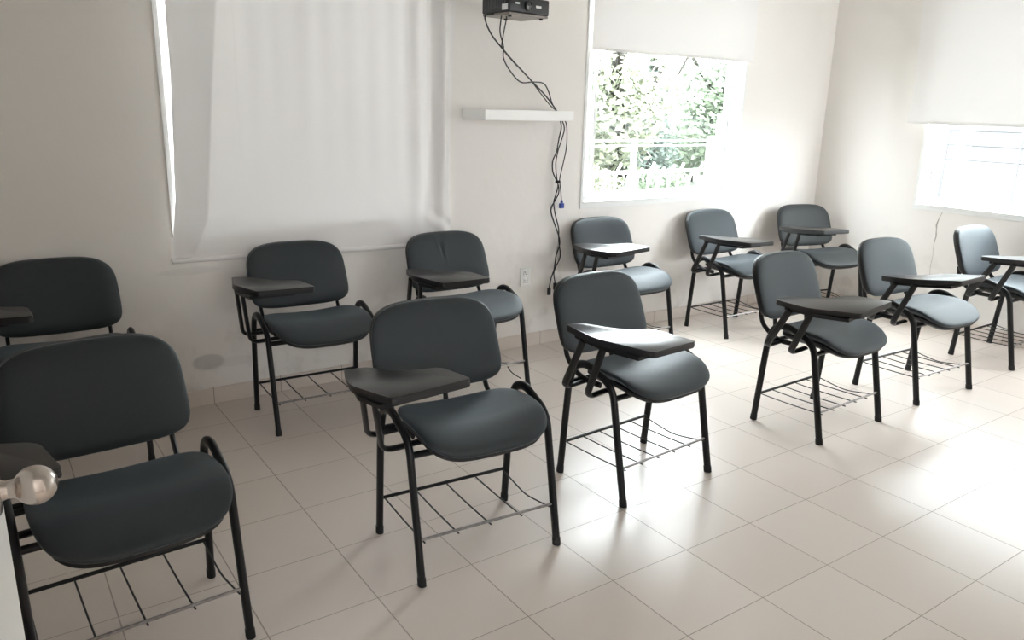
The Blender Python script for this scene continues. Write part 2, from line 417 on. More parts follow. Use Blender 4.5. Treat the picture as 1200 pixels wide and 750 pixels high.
def bb(u, v):
    x = 2.300+(3.762-2.300)*u; z = 2.50+(1.791-2.50)*v-.002*math.sin(u*5)
    x += -.012*v*(1 if u < .5 else -1)*0
    y = .254+.004*math.sin(u*9+v*2)*v-.003*G(u, .03, .03)*v
    if u > .9: x += .012*(v-.5)*(u-.9)*10
    return (x-3.03, y-.254, z-1.79)
bl2 = thing('roller_blind', 'smooth white blind half lowered over the back window with trees outside', 'blind', (3.03, .254, 1.79), 0)
finish('blind_fabric', cloth_sheet(bb, 60, 40), BLINDM, bl2, angle=180)
bm = bmesh.new(); box(bm, 2.300-3.03, 3.768-3.03, -.003, .003, -.003, .012, .001, 1); finish('bottom_bar', bm, BLINDM, bl2)
bm = bmesh.new(); sweep(bm, [(2.29-3.03, 0, .72), (3.77-3.03, 0, .72)], .022, .022, (0, 1, 0), 20); finish('roller_tube', bm, WHITE_AL, bl2)
for sx in (2.276, 3.771): bm = bmesh.new(); box(bm, sx-3.03, sx+.012-3.03, -.028, .0285, .69, .76, .002, 1); finish('bracket', bm, WHITE_AL, bl2, False)

RB = [(1.41, -.408), (1.44, -.416), (1.6, -.422), (1.89, -.412), (2.22, -.385), (2.5, -.37)]
def rb(u, v):
    z = 2.50+(1.411-2.50)*v-.012*u*v
    y0 = lerp_tab(RB, z); y = y0+(-2.47-y0)*u
    x = 4.678+.004*math.sin(u*11+v*3)*v-.010*G(u, .0, .05)*v*v+.006*G(u, .07, .03)*v*v
    return (x-4.678, y+1.44, z-1.41)
bl3 = thing('roller_blind', 'white fabric blind half lowered over the right-hand window beside the cracked plaster', 'blind', (4.678, -1.44, 1.41), 0)
finish('blind_fabric', cloth_sheet(rb, 100, 50), BLINDM, bl3, angle=180)
bm = bmesh.new(); sweep(bm, [(-.006, -.412+1.44, .004), (0, -1.2+1.44, 0), (0, -2.47+1.44, -.010)], .005, .010, (0, 0, 1), 10); finish('bottom_bar', bm, BLINDM, bl3)
bm = bmesh.new(); sweep(bm, [(0, -.36+1.44, 1.10), (0, -2.48+1.44, 1.10)], .022, .022, (1, 0, 0), 20); finish('roller_tube', bm, WHITE_AL, bl3)
for sy in (-.358, -2.494): bm = bmesh.new(); box(bm, -.028, .0415, sy+1.44, sy+.012+1.44, 1.07, 1.14, .002, 1); finish('bracket', bm, WHITE_AL, bl3, False)

# shelf, outlet, projector, cables ------------------------------------------------------
bm = bmesh.new(); box(bm, 1.418, 2.014, .05, YB-.0005, 1.378, 1.432, .0015, 1)
sh = finish('wall_shelf', bm, SHELFM, smooth=False); tag(sh, 'thin white floating shelf on the wall below the projector', 'shelf')

ol = thing('wall_outlet', 'white double power outlet low on the wall beside the hanging cables', 'outlet', (1.874, YB-.0005, .448))
bm = bmesh.new(); box(bm, -.037, .037, -.006, 0, -.059, .059, .003, 2); finish('cover_plate', bm, PLASTIC_W, ol, False)
for dz in (-.026, .026):
    bm = bmesh.new(); box(bm, -.017, .017, -.009, -.0055, dz-.018, dz+.018, .004, 2); s = finish('socket', bm, PLASTIC_W, ol)
    for sx in (-.007, .007):
        bm = bmesh.new(); box(bm, sx-.0014, sx+.0014, -.0096, -.0088, dz-.002, dz+.009); finish('socket_slot', bm, DARK_SLOT, s, False)
    bm = bmesh.new(); sweep(bm, [(0, -.0097, dz-.010), (0, -.0088, dz-.010)], .0028, .0028, (1, 0, 0), 10); finish('ground_hole', bm, DARK_SLOT, s)

PJ = (1.455, -.10, 1.892)
pj = thing('projector', 'black video projector hung above the white shelf with cables trailing down', 'projector', PJ, math.radians(7))
pw, pd, ph = .275, .215, .088
bm = bmesh.new(); box(bm, 0, pw, 0, pd, .012, ph, .008, 3); finish('housing', bm, PROJ_B, pj)
bm = bmesh.new(); box(bm, .004, pw-.004, .004, pd-.004, 0, .0115, .003, 2); finish('base_plate', bm, PROJ_BASE, pj, False)
bm = bmesh.new(); lathe(bm, [(.026, -.001), (.026, .010), (.021, .012), (.0205, .006)], seg=28, org=(.125, 0, .048), M=Matrix.Rotation(PI/2, 3, 'X')); lr = finish('lens_ring', bm, SHELL, pj)
bm = bmesh.new(); lathe(bm, [(.002, .0105), (.012, .0098), (.0195, .0075), (.0195, .003)], seg=28, org=(.125, 0, .048), M=Matrix.Rotation(PI/2, 3, 'X')); finish('lens', bm, LENS, lr)
for q in ((.040, .066, .052, .060), (.180, .216, .044, .055)): bm = bmesh.new(); box(bm, q[0], q[1], -.0012, .001, q[2], q[3]); finish('label_plate', bm, LABEL_W, pj, False)
bm = bmesh.new()
for k in range(9): box(bm, -.0015, .001, .030+k*.018, .040+k*.018, .034, .074)
finish('side_vent', bm, simple('vent_grey', (.05, .055, .06), .4), pj, False)
bm = bmesh.new(); box(bm, -.0018, .001, .012, .055, .022, .050); finish('port_panel', bm, LABEL_W, pj, False)
bm = bmesh.new()
for k in range(6): box(bm, pw-.001, pw+.0015, .03+k*.026, .044+k*.026, .03, .072)
finish('exhaust_grille', bm, SHELL, pj, False)
for fx, fy in ((.03, .03), (pw-.03, .03), (pw/2, pd-.03)):
    bm = bmesh.new(); lathe(bm, [(.009, -.008), (.010, -.002), (.010, .001)], seg=16, org=(fx, fy, 0)); finish('foot', bm, CAP, pj)
bm = bmesh.new(); box(bm, .08, .20, .05, .17, ph, ph+.010, .002, 1)
sweep(bm, [(.14, .11, ph+.01), (.14, .11, H-PJ[2]-.012)], .016, .016, (1, 0, 0), 18); lathe(bm, [(.05, H-PJ[2]-.013), (.05, H-PJ[2]-.001)], seg=24, org=(.14, .11, 0))
finish('ceiling_mount', bm, SHELL, pj)

CB = {'A': [[1.440, 0.02, 1.900], [1.379, 0.0, 1.886], [1.404, 0.029, 1.85], [1.461, 0.059, 1.798], [1.545, 0.088, 1.742], [1.627, 0.118, 1.692], [1.717, 0.147, 1.64], [1.816, 0.176, 1.581], [1.931, 0.206, 1.511], [2.038, 0.235, 1.427]],
'B': [[1.470, -0.01, 1.896], [1.472, 0.0, 1.869], [1.484, 0.023, 1.815], [1.523, 0.047, 1.748], [1.54, 0.07, 1.695], [1.596, 0.094, 1.638], [1.687, 0.118, 1.58], [1.79, 0.141, 1.584], [1.879, 0.164, 1.579], [1.935, 0.188, 1.534], [1.98, 0.212, 1.474], [2.040, 0.240, 1.427]],
'C': [[1.506, 0.0, 1.896], [1.504, 0.0, 1.872], [1.505, 0.029, 1.787], [1.526, 0.059, 1.74], [1.618, 0.088, 1.678], [1.685, 0.117, 1.645], [1.777, 0.147, 1.592], [1.872, 0.176, 1.523], [1.963, 0.206, 1.462], [2.036, 0.230, 1.427]],
'E': [[2.073, 0.245, 1.372], [2.081, 0.245, 1.332], [2.067, 0.245, 1.274], [2.054, 0.245, 1.201], [2.027, 0.245, 1.143], [2.029, 0.245, 1.084], [2.057, 0.245, 1.031], [2.078, 0.245, 0.993], [2.08, 0.245, 0.948], [2.053, 0.245, 0.904], [2.027, 0.245, 0.852], [2.05, 0.245, 0.783], [2.089, 0.245, 0.703], [2.105, 0.245, 0.639], [2.08, 0.245, 0.563], [2.07, 0.245, 0.485], [2.047, 0.245, 0.424], [2.035, 0.245, 0.361]],
'F': [[2.092, 0.25, 1.372], [2.112, 0.255, 1.325], [2.092, 0.255, 1.259], [2.071, 0.255, 1.201], [2.058, 0.255, 1.128], [2.067, 0.255, 1.053], [2.081, 0.255, 0.993], [2.065, 0.255, 0.934], [2.054, 0.255, 0.896], [2.067, 0.255, 0.827], [2.099, 0.255, 0.733], [2.105, 0.255, 0.655], [2.121, 0.255, 0.559], [2.093, 0.255, 0.499], [2.076, 0.255, 0.453], [2.089, 0.255, 0.387]],
'G': [[2.107, 0.24, 1.372], [2.119, 0.236, 1.303], [2.118, 0.236, 1.215], [2.099, 0.236, 1.127], [2.079, 0.236, 1.046], [2.079, 0.236, 1.016], [2.091, 0.238, 0.963], [2.103, 0.24, 0.893]]}
def cable(path, r, label, plug, pm):
    t = thing('projector_cable', label, 'cable', path[0], 0, 'cables hanging from the projector')
    o = Vector(path[0]); bm = bmesh.new(); sweep(bm, [p-o for p in catmull(path, 5)], r, r, (0, 1, 0), 8); finish('cord', bm, CABLE, t)
    e = Vector(path[-1])-o; bm = bmesh.new()
    if plug == 'vga':
        box(bm, e.x-.016, e.x+.016, e.y-.008, e.y+.008, e.z-.034, e.z-.004, .003, 2); box(bm, e.x-.008, e.x+.008, e.y-.005, e.y+.005, e.z-.005, e.z+.014, .002, 1)
    else:
        box(bm, e.x-.011, e.x+.011, e.y-.007, e.y+.007, e.z-.040, e.z+.004, .003, 2)
    finish('plug', bm, pm, t)
cable(CB['A']+CB['E'], .0042, 'long black cable from the projector, its black plug hanging beside the outlet', 'p', SHELL)
cable(CB['B']+CB['F'], .0036, 'black projector cable with the widest sideways loop above the shelf end', 'p', SHELL)
cable(CB['C']+CB['G'], .0032, 'shortest black projector cable, ending in a blue plug at window sill height', 'vga', BLUE)
# small tie that bunches the cables halfway down
bm = bmesh.new(); lathe(bm, [(.016, 1.012), (.017, 1.018), (.016, 1.026)], seg=16, org=(2.072, .246, 0)); tag(finish('cable_tie', bm, CAP), 'small black tie bunching the cables halfway down the wall', 'cable tie')

# ------------------------------------------------------------------ chair
def superring(a, b, n, th):
    c, s = math.cos(th), math.sin(th)
    return (abs(c)**(2/n))*a*(1 if c >= 0 else -1), (abs(s)**(2/n))*b*(1 if s >= 0 else -1)
def seat_mesh():
    bm = bmesh.new(); NS, NR = 72, 12; cy = -.027
    def P(s, th, top):
        x, y = superring(.232, .195, 4.1, th)
        x *= s; y *= s
        x *= 1-.05*(y/.195)**2 if y < 0 else 1-.085*(y/.195)**2
        fr = -y/.195
        if top: z = .458+.019*(1-s**4)**.5 if s < 1 else .458
        else: z = .458-(.035-.008*max(0, fr))*(1-s**6)**.5 if s < 1 else .458
        z += .027*(abs(x)/.22)**2.4*(1-.5*max(0, fr))        # dished between the thighs
        z += .002*max(0, -fr)**2                              # rear lip
        z += (-.042*max(0, fr)**1.9)                          # waterfall front
        z += .006*math.exp(-((fr-.35)/.3)**2)
        return (x, y+cy, z)
    rings = []
    ss = [math.sin(PI/2*k/NR) for k in range(1, NR+1)]
    ct = bm.verts.new(P(0, 0, True)); cb = bm.verts.new(P(0, 0, False))
    top = [[bm.verts.new(P(s, 2*PI*k/NS, True)) for k in range(NS)] for s in ss]
    bot = [[bm.verts.new(P(s, 2*PI*k/NS, False)) for k in range(NS)] for s in ss[:-1]]
    seq = top+bot[::-1]
    for a, c in zip(seq, seq[1:]):
        for k in range(NS): bm.faces.new((a[k], a[(k+1) % NS], c[(k+1) % NS], c[k]))
    for k in range(NS):
        bm.faces.new((ct, top[0][k], top[0][(k+1) % NS])); bm.faces.new((cb, bot[0][(k+1) % NS], bot[0][k]))
    return bm
def seat_shell_mesh():
    bm = bmesh.new(); NS = 64; cy = -.027; rings = []
    for s, z in ((.15, .404), (.70, .404), (.82, .409), (.93, .424), (.93, .436), (.2, .436)):
        ring = []
        for k in range(NS):
            x, y = superring(.232, .195, 4.1, 2*PI*k/NS); x *= s; y *= s; fr = -y/.195
            x *= .97; zz = z+.022*(abs(x)/.22)**2.4*(1-.5*max(0, fr))-.036*max(0, fr)**2
            ring.append(bm.verts.new((x, y+cy, zz)))
        rings.append(ring)
    for a, c in zip(rings, rings[1:]):
        for k in range(NS): bm.faces.new((a[k], a[(k+1) % NS], c[(k+1) % NS], c[k]))
    bm.faces.new(rings[0][::-1]); bm.faces.new(rings[-1]); return bm
BZ0, BZ1 = .497, .787
def back_pt(u, w, off):
    """u: lateral m, w: height m above BZ0, off: metres towards the sitter"""
    y = .203+.375*w-.32*u*u-.05*(w-.16)**2-off
    return (u, y, BZ0+w)
def back_outline(th):
    hw, hh = .240, (BZ1-BZ0)/2
    x, z = superring(hw, hh, 3.7 if math.sin(th) > 0 else 6.0, th)
    x *= 1-.030*(z/hh) * (1 if z > 0 else .6)
    if z < 0: z -= .010*(1-(x/hw)**2)
    return x, z+hh
def backrest_mesh(front, back, flat, wrinkle=0):
    bm = bmesh.new(); NS, NR = 80, 12; hh = (BZ1-BZ0)/2
    def P(s, th, f):
        x, z = back_outline(th); x *= s; z = hh+(z-hh)*s
        e = (1-s**flat)**.5 if s < 1 else 0
        o = front*e if f else -back*e
        if wrinkle and f:
            xx = -.03-.015*(z-.2)/.15
            o += -.0075*math.exp(-((x-xx)/.006)**2)*max(0, min(1, (z-.12)/.1))*e+.004*math.exp(-((x-xx-.014)/.008)**2)*max(0, min(1, (z-.12)/.1))*e+.0035*math.exp(-((x-xx+.016)/.009)**2)*max(0, min(1, (z-.15)/.1))*e
        return back_pt(x, z, o)
    if wrinkle: NR = 40; NS = 160
    ss = [math.sin(PI/2*k/NR) for k in range(1, NR+1)]
    ct = bm.verts.new(P(0, 0, True)); cb = bm.verts.new(P(0, 0, False))
    top = [[bm.verts.new(P(s, 2*PI*k/NS, True)) for k in range(NS)] for s in ss]
    bot = [[bm.verts.new(P(s, 2*PI*k/NS, False)) for k in range(NS)] for s in ss[:-1]]
    seq = top+bot[::-1]
    for a, c in zip(seq, seq[1:]):
        for k in range(NS): bm.faces.new((a[k], a[(k+1) % NS], c[(k+1) % NS], c[k]))
    for k in range(NS):
        bm.faces.new((ct, top[0][k], top[0][(k+1) % NS])); bm.faces.new((cb, bot[0][(k+1) % NS], bot[0][k]))
    return bm
def back_shell_mesh():
    bm = bmesh.new(); NS = 72; hh = (BZ1-BZ0)/2; rings = []
    for s, o in ((.1, -.038), (.84, -.038), (.95, -.034), (.99, -.024), (.985, -.006), (.97, -.001), (.1, -.002)):
        ring = []
        for k in range(NS):
            x, z = back_outline(2*PI*k/NS); ring.append(bm.verts.new(back_pt(x*s, hh+(z-hh)*s, o)))
        rings.append(ring)
    for a, c in zip(rings, rings[1:]):
        for k in range(NS): bm.faces.new((a[k], a[(k+1) % NS], c[(k+1) % NS], c[k]))
    bm.faces.new(rings[0][::-1]); bm.faces.new(rings[-1]); return bm

MESH = {}
def cached(key, build, mat, smooth=True, angle=40):
    if key not in MESH:
        bm = build(); bmesh.ops.recalc_face_normals(bm, faces=bm.faces[:])
        me = bpy.data.meshes.new(key); bm.to_mesh(me); bm.free(); me.materials.append(mat)
        if smooth:
            me.polygons.foreach_set('use_smooth', [True]*len(me.polygons))
            try: me.set_sharp_from_angle(angle=math.radians(angle))
            except Exception: pass
        MESH[key] = me
    return MESH[key]
SX = .252
# leg centre lines (side view y,z) from foot to the arch
def side_path(sx):
    x = sx*SX
    p = [(x, -.180, .004), (x, -.088, .452), (x, .056, .506), (x, .124, .482), (x, .150, .40), (x, .180, .004)]
    return fillet(p, [.055, .045, .030, .05], 7)
def split_path():
    P = side_path(1); out = {}
    def cut(P, zc):
        a = []
        for i, p in enumerate(P):
            if p.z > zc:
                q = P[i-1]; t = (zc-q.z)/(p.z-q.z); a.append(q.lerp(p, t)); return a, P[i:]
            a.append(p)
    fr, rest = cut(P, .385); rr, mid = cut(rest[::-1], .36)
    return fr, [fr[-1]]+mid[::-1]+[rr[-1]], rr
FR, ARCH, RR = split_path()
def mir(P, s): return [Vector((abs(p.x)*s, p.y, p.z)) for p in P]
def tube_bm(path, ra, rb, ref=(1, 0, 0), seg=14):
    bm = bmesh.new(); sweep(bm, path, ra, rb, ref, seg); return bm
LA, LBt = .0160, .0118
def cap_bm(p, d):
    bm = bmesh.new(); q = p+d*.022; sweep(bm, [p-Vector((0, 0, .0035)), q], LA+.0015, LBt+.0015, (1, 0, 0), 14); return bm
def wire_bm(x, bend=0, x2=None):
    x2 = x if x2 is None else x2
    a = Vector((x, -.161, .138)); b = Vector((x2, .164, .134)); c = a.lerp(b, .5)+Vector((0, 0, -.003-bend)); 
    p = [a+Vector((0, -.004, .0)), a.lerp(b, .25)+Vector((0, 0, -.002-bend*.6)), c, a.lerp(b, .75)+Vector((0, 0, -.002-bend*.6)), b]
    return tube_bm(catmull(p, 5), .0028, .0028, (1, 0, 0), 6)
TAB = [(-.354, .096), (-.290, .082), (-.232, -.030), (-.185, -.078), (-.104, -.118), (-.080, -.298), (-.320, -.292), (-.382, -.075)]
TR = [.012, .03, .06, .06, .035, .014, .016, .05]
def tab_outline():
    n = len(TAB); out = []
    for i in range(n):
        a, b, c = Vector(TAB[i-1]), Vector(TAB[i]), Vector(TAB[(i+1) % n]); u, w = a-b, c-b
        r = min(TR[i], u.length*.48, w.length*.48); p0 = b+u.normalized()*r; p1 = b+w.normalized()*r
        for k in range(7):
            t = k/6; q = p0*(1-t)**2+b*2*t*(1-t)+p1*t*t; out.append((q.x+.27, q.y+.12))
    return out
def tab_bm(z0, z1, bev):
    bm = bmesh.new(); o = tab_outline(); prism(bm, o, z0, z1)
    bmesh.ops.bevel(bm, geom=[e for e in bm.edges if abs(e.verts[0].co.z-e.verts[1].co.z) < 1e-5], offset=bev, segments=2, profile=.5, affect='EDGES')
    return bm
def bracket_bm():
    bm = bmesh.new()
    prism(bm, [(-.085, .165), (-.045, .165), (-.025, .02), (.11, -.06), (.11, -.135), (-.075, -.135), (-.105, .0)], -.038, -.0245)
    return bm
CHAIRS = []
def chair(label, x, y, deg, tab, wires=6, fab=FAB, group=None, wrinkle=0, broken=False, name='tablet_arm_chair', soff=(0, 0, 0), sdy=1.):
    t = thing(name, label, 'chair', (x, y, 0), math.radians(deg), group)
    fk = fab.name
    st = link('seat', cached('seat_'+fk, seat_mesh, fab, angle=180), t)
    link('seat_shell', cached('seat_shell', seat_shell_mesh, SHELL, angle=60), st); st.location = soff; st.scale = (1, sdy, 1)
    bk = link('backrest', cached('backrest_%s_%d' % (fk, wrinkle), lambda: backrest_mesh(.024, .004, 5., wrinkle), fab, angle=180), t)
    link('back_shell', cached('back_shell', back_shell_mesh, SHELL, angle=60), bk)
    for s in (-1, 1):
        for nm, P in (('f', FR), ('r', RR)):
            lg = link('leg', cached('leg_%s%d' % (nm, s), lambda: tube_bm(mir(P, s), LA, LBt), METAL), t)
            M = mir(P, s); link('foot_cap', cached('cap_%s%d' % (nm, s), lambda: cap_bm(M[0], (M[1]-M[0]).normalized()), CAP), lg)
        link('side_arch', cached('arch_%d' % s, lambda: tube_bm(mir(ARCH, s), LA, LBt), METAL), t)
        link('back_support', cached('bsup_%d' % s, lambda: tube_bm(fillet([(s*.180, .045, .404), (s*.186, .150, .404), (s*.190, .238, .468), (s*.188, .254, .550)], [.05, .06], 7), .0125, .0075, (1, 0, 0)), METAL), t)
    link('seat_crossbar', cached('cb_f', lambda: tube_bm([(-SX, -.094, .405), (SX, -.094, .405)], .011, .011, (0, 1, 0)), METAL), t)
    link('seat_crossbar', cached('cb_r', lambda: tube_bm([(-SX, .146, .405), (SX, .146, .405)], .011, .011, (0, 1, 0)), METAL), t)
    rk = link('book_rack', cached('rack_rear', lambda: tube_bm([(-SX, .168, .138), (SX, .168, .138)], .0062, .0062, (0, 1, 0), 10), METAL), t)
    link('front_rail', cached('rack_front', lambda: tube_bm([(-SX, -.153, .144), (SX, -.153, .144)], .0048, .0048, (0, 1, 0), 10), WORN_HILIT), rk)
    for k in range(wires):
        xk = -.235+.47*k/(wires-1)
        if broken and k == wires-1:
            link('rack_wire', cached('wire_b', lambda: wire_bm(.235, .03, .10), WIRE), rk)
        elif broken and k == wires-2: 
            link('rack_wire', cached('wire_c', lambda: tube_bm(catmull([(.12, -.172, .138), (.13, -.20, .11), (.16, -.24, .085)], 5), .0028, .0028, (1, 0, 0), 6), WIRE), rk)
        else:
            link('rack_wire', cached('wire_%d_%d' % (wires, k), lambda: wire_bm(xk, .022 if k == wires-1 else 0), WIRE), rk)
    dx, dy, tz, yaw, pi_, ro = tab
    for (yb, yt) in ((.122, -.015), (-.008, -.118)):
        top = Vector((-.356+dx*.5, yt, tz-.034+pi_*(yt+.12)+ro*(-.10)))
        if top.y > yb-.03: top.y = yb-.03
        pts = [(-.17, yb+.010, .400), (-.307, yb+.002, .397), top]
        bm = tube_bm(fillet(pts, [.045], 9), .0085, .0155, (0, 1, 0), 14)
        # flat oval section, wide side facing the sitter's side
        finish('tablet_arm', bm, METAL, t)
    tb = link('writing_tablet', cached('tablet', lambda: tab_bm(-.006, 0, .0012), LAM, angle=35), t)
    tb.location = (-.27+dx, -.12+dy, tz); tb.rotation_euler = (pi_, -ro, yaw)
    link('edge_band', cached('tablet_edge', lambda: tab_bm(-.0245, -.0062, .004), EDGE, angle=35), tb)
    link('tablet_bracket', cached('tab_bracket', bracket_bm, METAL, False), tb)
    CHAIRS.append(t); return t

chair('black chair nearest the camera, beside the round door knob', -.635, -1.402, 2.6, (-.070, .025, .668, 0, 0, 0), wires=5, soff=(.012, -.040, -.008))
chair('dark chair against the wall at the far left, cut by the photo edge', -.630, -.065, -2, (.0, .02, .685, -.06, -.038, .005), wires=5)
chair('dark chair at the wall in front of the left edge of the wrinkled blind', 0.399, -.098, -2.2, (.002, .028, .683, -.06, -.038, .005), wires=5)
chair('charcoal chair in the front row, second from the left, with a matte black tablet', .406, -1.452, -4.0, (-.03, .06, .651, -.058, -.086, .111), wires=5, sdy=.93)
chair('charcoal chair with a creased backrest, left of the wall outlet', 1.218, -.155, 0, (-.008, -.027, .661, -.105, -.011, .028), wires=5, wrinkle=1, broken=True)
chair('grey chair in the front row whose tablet shines white, in front of the hanging cables', 1.260, -1.381, 3.6, (.021, -.007, .659, .048, .044, -.005))
chair('grey chair at the wall just right of the hanging cables', 2.400, -.066, 0, (-.009, .028, .679, -.116, -.019, .092))
chair('blue-grey chair at the wall under the right end of the back window', 3.394, -.086, -.8, (.033, -.024, .661, .051, -.002, -.025))
chair('grey chair in the front row with a brownish matte tablet, fourth from the left', 2.418, -1.440, 1.8, (.001, -.028, .657, .012, -.027, .104))
chair('dark chair tucked into the corner of the two walls', 4.260, -.170, -14, (.0, .0, .675, .05, -.05, .0), fab=FAB2)
chair('blue-grey chair in the front row, second from the right', 3.318, -1.426, -2.5, (.029, -.017, .672, .07, -.109, .013))
chair('blue-grey chair at the right edge of the photo, below the right-hand window', 4.390, -1.407, -.1, (.029, -.017, .672, .07, -.06, .013))

# ------------------------------------------------------------------ door with knob
DA = math.radians(6.5)
dr = bpy.data.objects.new('door_1', None); COL.objects.link(dr); struct(dr)
HX, HY = -.9745, -3.285
fx, fy = -.8765, -2.435       # free edge corner
ang = math.atan2(fx-HX, fy-HY); Ld = math.hypot(fx-HX, fy-HY)
dr.location = (HX, HY, 0); dr.rotation_euler = (0, 0, -ang)
bm = bmesh.new(); box(bm, -.040, 0, 0, Ld, .008, 2.05, .0015, 1); finish('door_slab', bm, DOORM, dr, False)
kb = thing('door_knob_placeholder', None, None) if False else None
RM = Matrix.Rotation(PI/2, 3, 'Y')
ky, kz = Ld-.068, 1.0085
def knob(sign):
    bm = bmesh.new(); M = Matrix.Rotation(sign*PI/2, 3, 'Y'); prof = [(.030, .0), (.030, .004), (.026, .007), (.0125, .009), (.0105, .014), (.0115, .022), (.014, .026)]
    R0 = .0232; c0 = .0430
    for k in range(1, 18):
        a = -PI/2+.42+(PI-.46)*k/17; prof.append((R0*math.cos(a), c0+R0*math.sin(a)))
    prof += [(.0075, c0+R0*.965), (.0072, c0+R0*.95)]
    lathe(bm, prof, seg=40, org=(0 if sign > 0 else -.040, ky, kz), M=M); return finish('door_handle', bm, STEEL, dr, angle=50)
knob(1); knob(-1)
bm = bmesh.new(); box(bm, -.031, -.009, Ld-.0002, Ld+.0018, kz-.08, kz+.08); finish('latch_plate', bm, STEEL, dr, False)
for hz in (.25, 1.8):
    bm = bmesh.new(); sweep(bm, [(.004, -.006, hz-.05), (.004, -.006, hz+.05)], .006, .006, (1, 0, 0), 12); finish('hinge', bm, STEEL, dr)

# ------------------------------------------------------------------ outdoors
def leaf_cloud(bm, cen, rad, n, size, rnd):
    for _ in range(n):
        while True:
            v = Vector((rnd.uniform(-1, 1), rnd.uniform(-1, 1), rnd.uniform(-1, 1)))
            if .25 < v.length < 1: break
        p = Vector(cen)+Vector((v.x*rad[0], v.y*rad[1], v.z*rad[2]))
        a = Vector((rnd.uniform(-1, 1), rnd.uniform(-1, 1), rnd.uniform(-1, 1))).normalized(); b = a.orthogonal().normalized()
        s = size*rnd.uniform(.6, 1.3)
        vs = [bm.verts.new(p+a*s), bm.verts.new(p+b*s*.5), bm.verts.new(p-a*s), bm.verts.new(p-b*s*.5)]
        bm.faces.new(vs)
def tree(label, x, y, h, cl, mat, size, name='garden_tree', tr=.12):
    rnd = random.Random(int(x*100+y)); t = thing(name, label, 'tree', (x, y, -.3), 0, 'trees outside the back window')
    bm = bmesh.new(); sweep(bm, [(0, 0, 0), (.05, .0, h*.3), (-.03, .05, h*.6), (.0, 0, h*.8)], tr, tr, (1, 0, 0), 10)
    for k in range(5):
        a = k*1.3; z = h*(.35+.09*k); sweep(bm, [(0, 0, z), (math.cos(a)*.5, math.sin(a)*.5, z+.5), (math.cos(a)*.9, math.sin(a)*.9, z+1.1)], tr*.35, tr*.35, (1, 0, 0), 7)
    finish('trunk', bm, BARK, t)
    bm = bmesh.new()
    for c, r, n in cl: leaf_cloud(bm, c, r, n, size, rnd)
    me = bpy.data.meshes.new('foliage'); bm.to_mesh(me); bm.free(); me.materials.append(mat); link('foliage', me, t)
tree('loose bushy yellow-green tree outside the left half of the back window', 7.9, 6.2, 3.6, [((-.5, 0, 1.6), (1.2, .9, 1.1), 3200), ((.6, .3, 2.0), (.9, .8, .9), 1500), ((-1.2, .2, 2.7), (.8, .7, .7), 900)], LEAF3, .075)
tree('tall narrow conifer in the middle of the back window', 9.75, 7.3, 5.0, [((0, 0, 2.6), (.38, .38, 2.0), 2300), ((.12, 0, 1.0), (.5, .5, .8), 1400)], LEAF2, .055, 'conifer_tree', .08)
tree('round green tree at the right side of the back window', 12.2, 7.6, 3.4, [((0, 0, 2.2), (1.25, 1., .95), 3200), ((-.9, 0, 1.3), (.9, .8, .8), 2000)], LEAF, .075)
def shrub(label, x, y, r, mat, n):
    rnd = random.Random(int(x*91)); t = thing('garden_shrub', label, 'shrub', (x, y, -.3), 0, 'shrubs behind the garden fence')
    bm = bmesh.new()
    for k in range(5): sweep(bm, [(0, 0, 0), (math.cos(k*1.25)*r*.5, math.sin(k*1.25)*r*.5, r*.9)], .02, .02, (1, 0, 0), 6)
    finish('stem', bm, BARK, t)
    bm = bmesh.new(); leaf_cloud(bm, (0, 0, r*.9), (r, r*.8, r*.8), n, .045, rnd); me = bpy.data.meshes.new('foliage'); bm.to_mesh(me); bm.free(); me.materials.append(mat); link('foliage', me, t)
shrub('leafy shrub behind the white picket fence, below the bushy tree', 6.6, 5.2, .55, LEAF3, 1300)
shrub('leafy shrub behind the white picket fence, below the conifer', 7.95, 5.2, .55, LEAF, 1300)
shrub('leafy shrub behind the white picket fence, left of the garden wall', 10.3, 4.1, .5, LEAF2, 1000)
rnd = random.Random(5)
hd = thing('garden_hedge', 'long loose hedge far behind the trees outside the back window', 'hedge', (12.8, 10.5, -.3))
bm = bmesh.new()
for k in range(16):
    xx = -3.4+k*.46; sweep(bm, [(xx, 0, 0), (xx+.06, .05, .7), (xx-.05, 0, 1.4)], .03, .03, (1, 0, 0), 6)
finish('stem', bm, BARK, hd)
bm = bmesh.new()
for k in range(9): leaf_cloud(bm, (-3.3+k*.83, 0, .95+.12*math.sin(k*2.1)), (.75, .5, .95+.2*math.sin(k*1.7)), 1300, .08, rnd)
me = bpy.data.meshes.new('foliage'); bm.to_mesh(me); bm.free(); me.materials.append(LEAF3); link('foliage', me, hd)
# picket fence: y = 4
fn = thing('picket_fence', 'low white picket fence outside the back window', 'fence', (6.8, 4.0, -.3))
for k in range(26):
    xx = -2.0+k*.19+.02*math.sin(k*3.1); hh = 1.04+.05*math.sin(k*2.3)
    bm = bmesh.new(); sweep(bm, fillet([(xx, 0, 0), (xx, 0, hh-.14), (xx+.02, -.05, hh-.04), (xx+.05, -.04, hh)], [.05, .03], 3), .016, .016, (1, 0, 0), 8)
    finish('picket', bm, FENCEW, fn)
for z in (.25, .97):
    bm = bmesh.new(); box(bm, -2.1, 2.95, -.02, .02, z-.02, z+.02); finish('fence_rail', bm, FENCEW, fn, False)
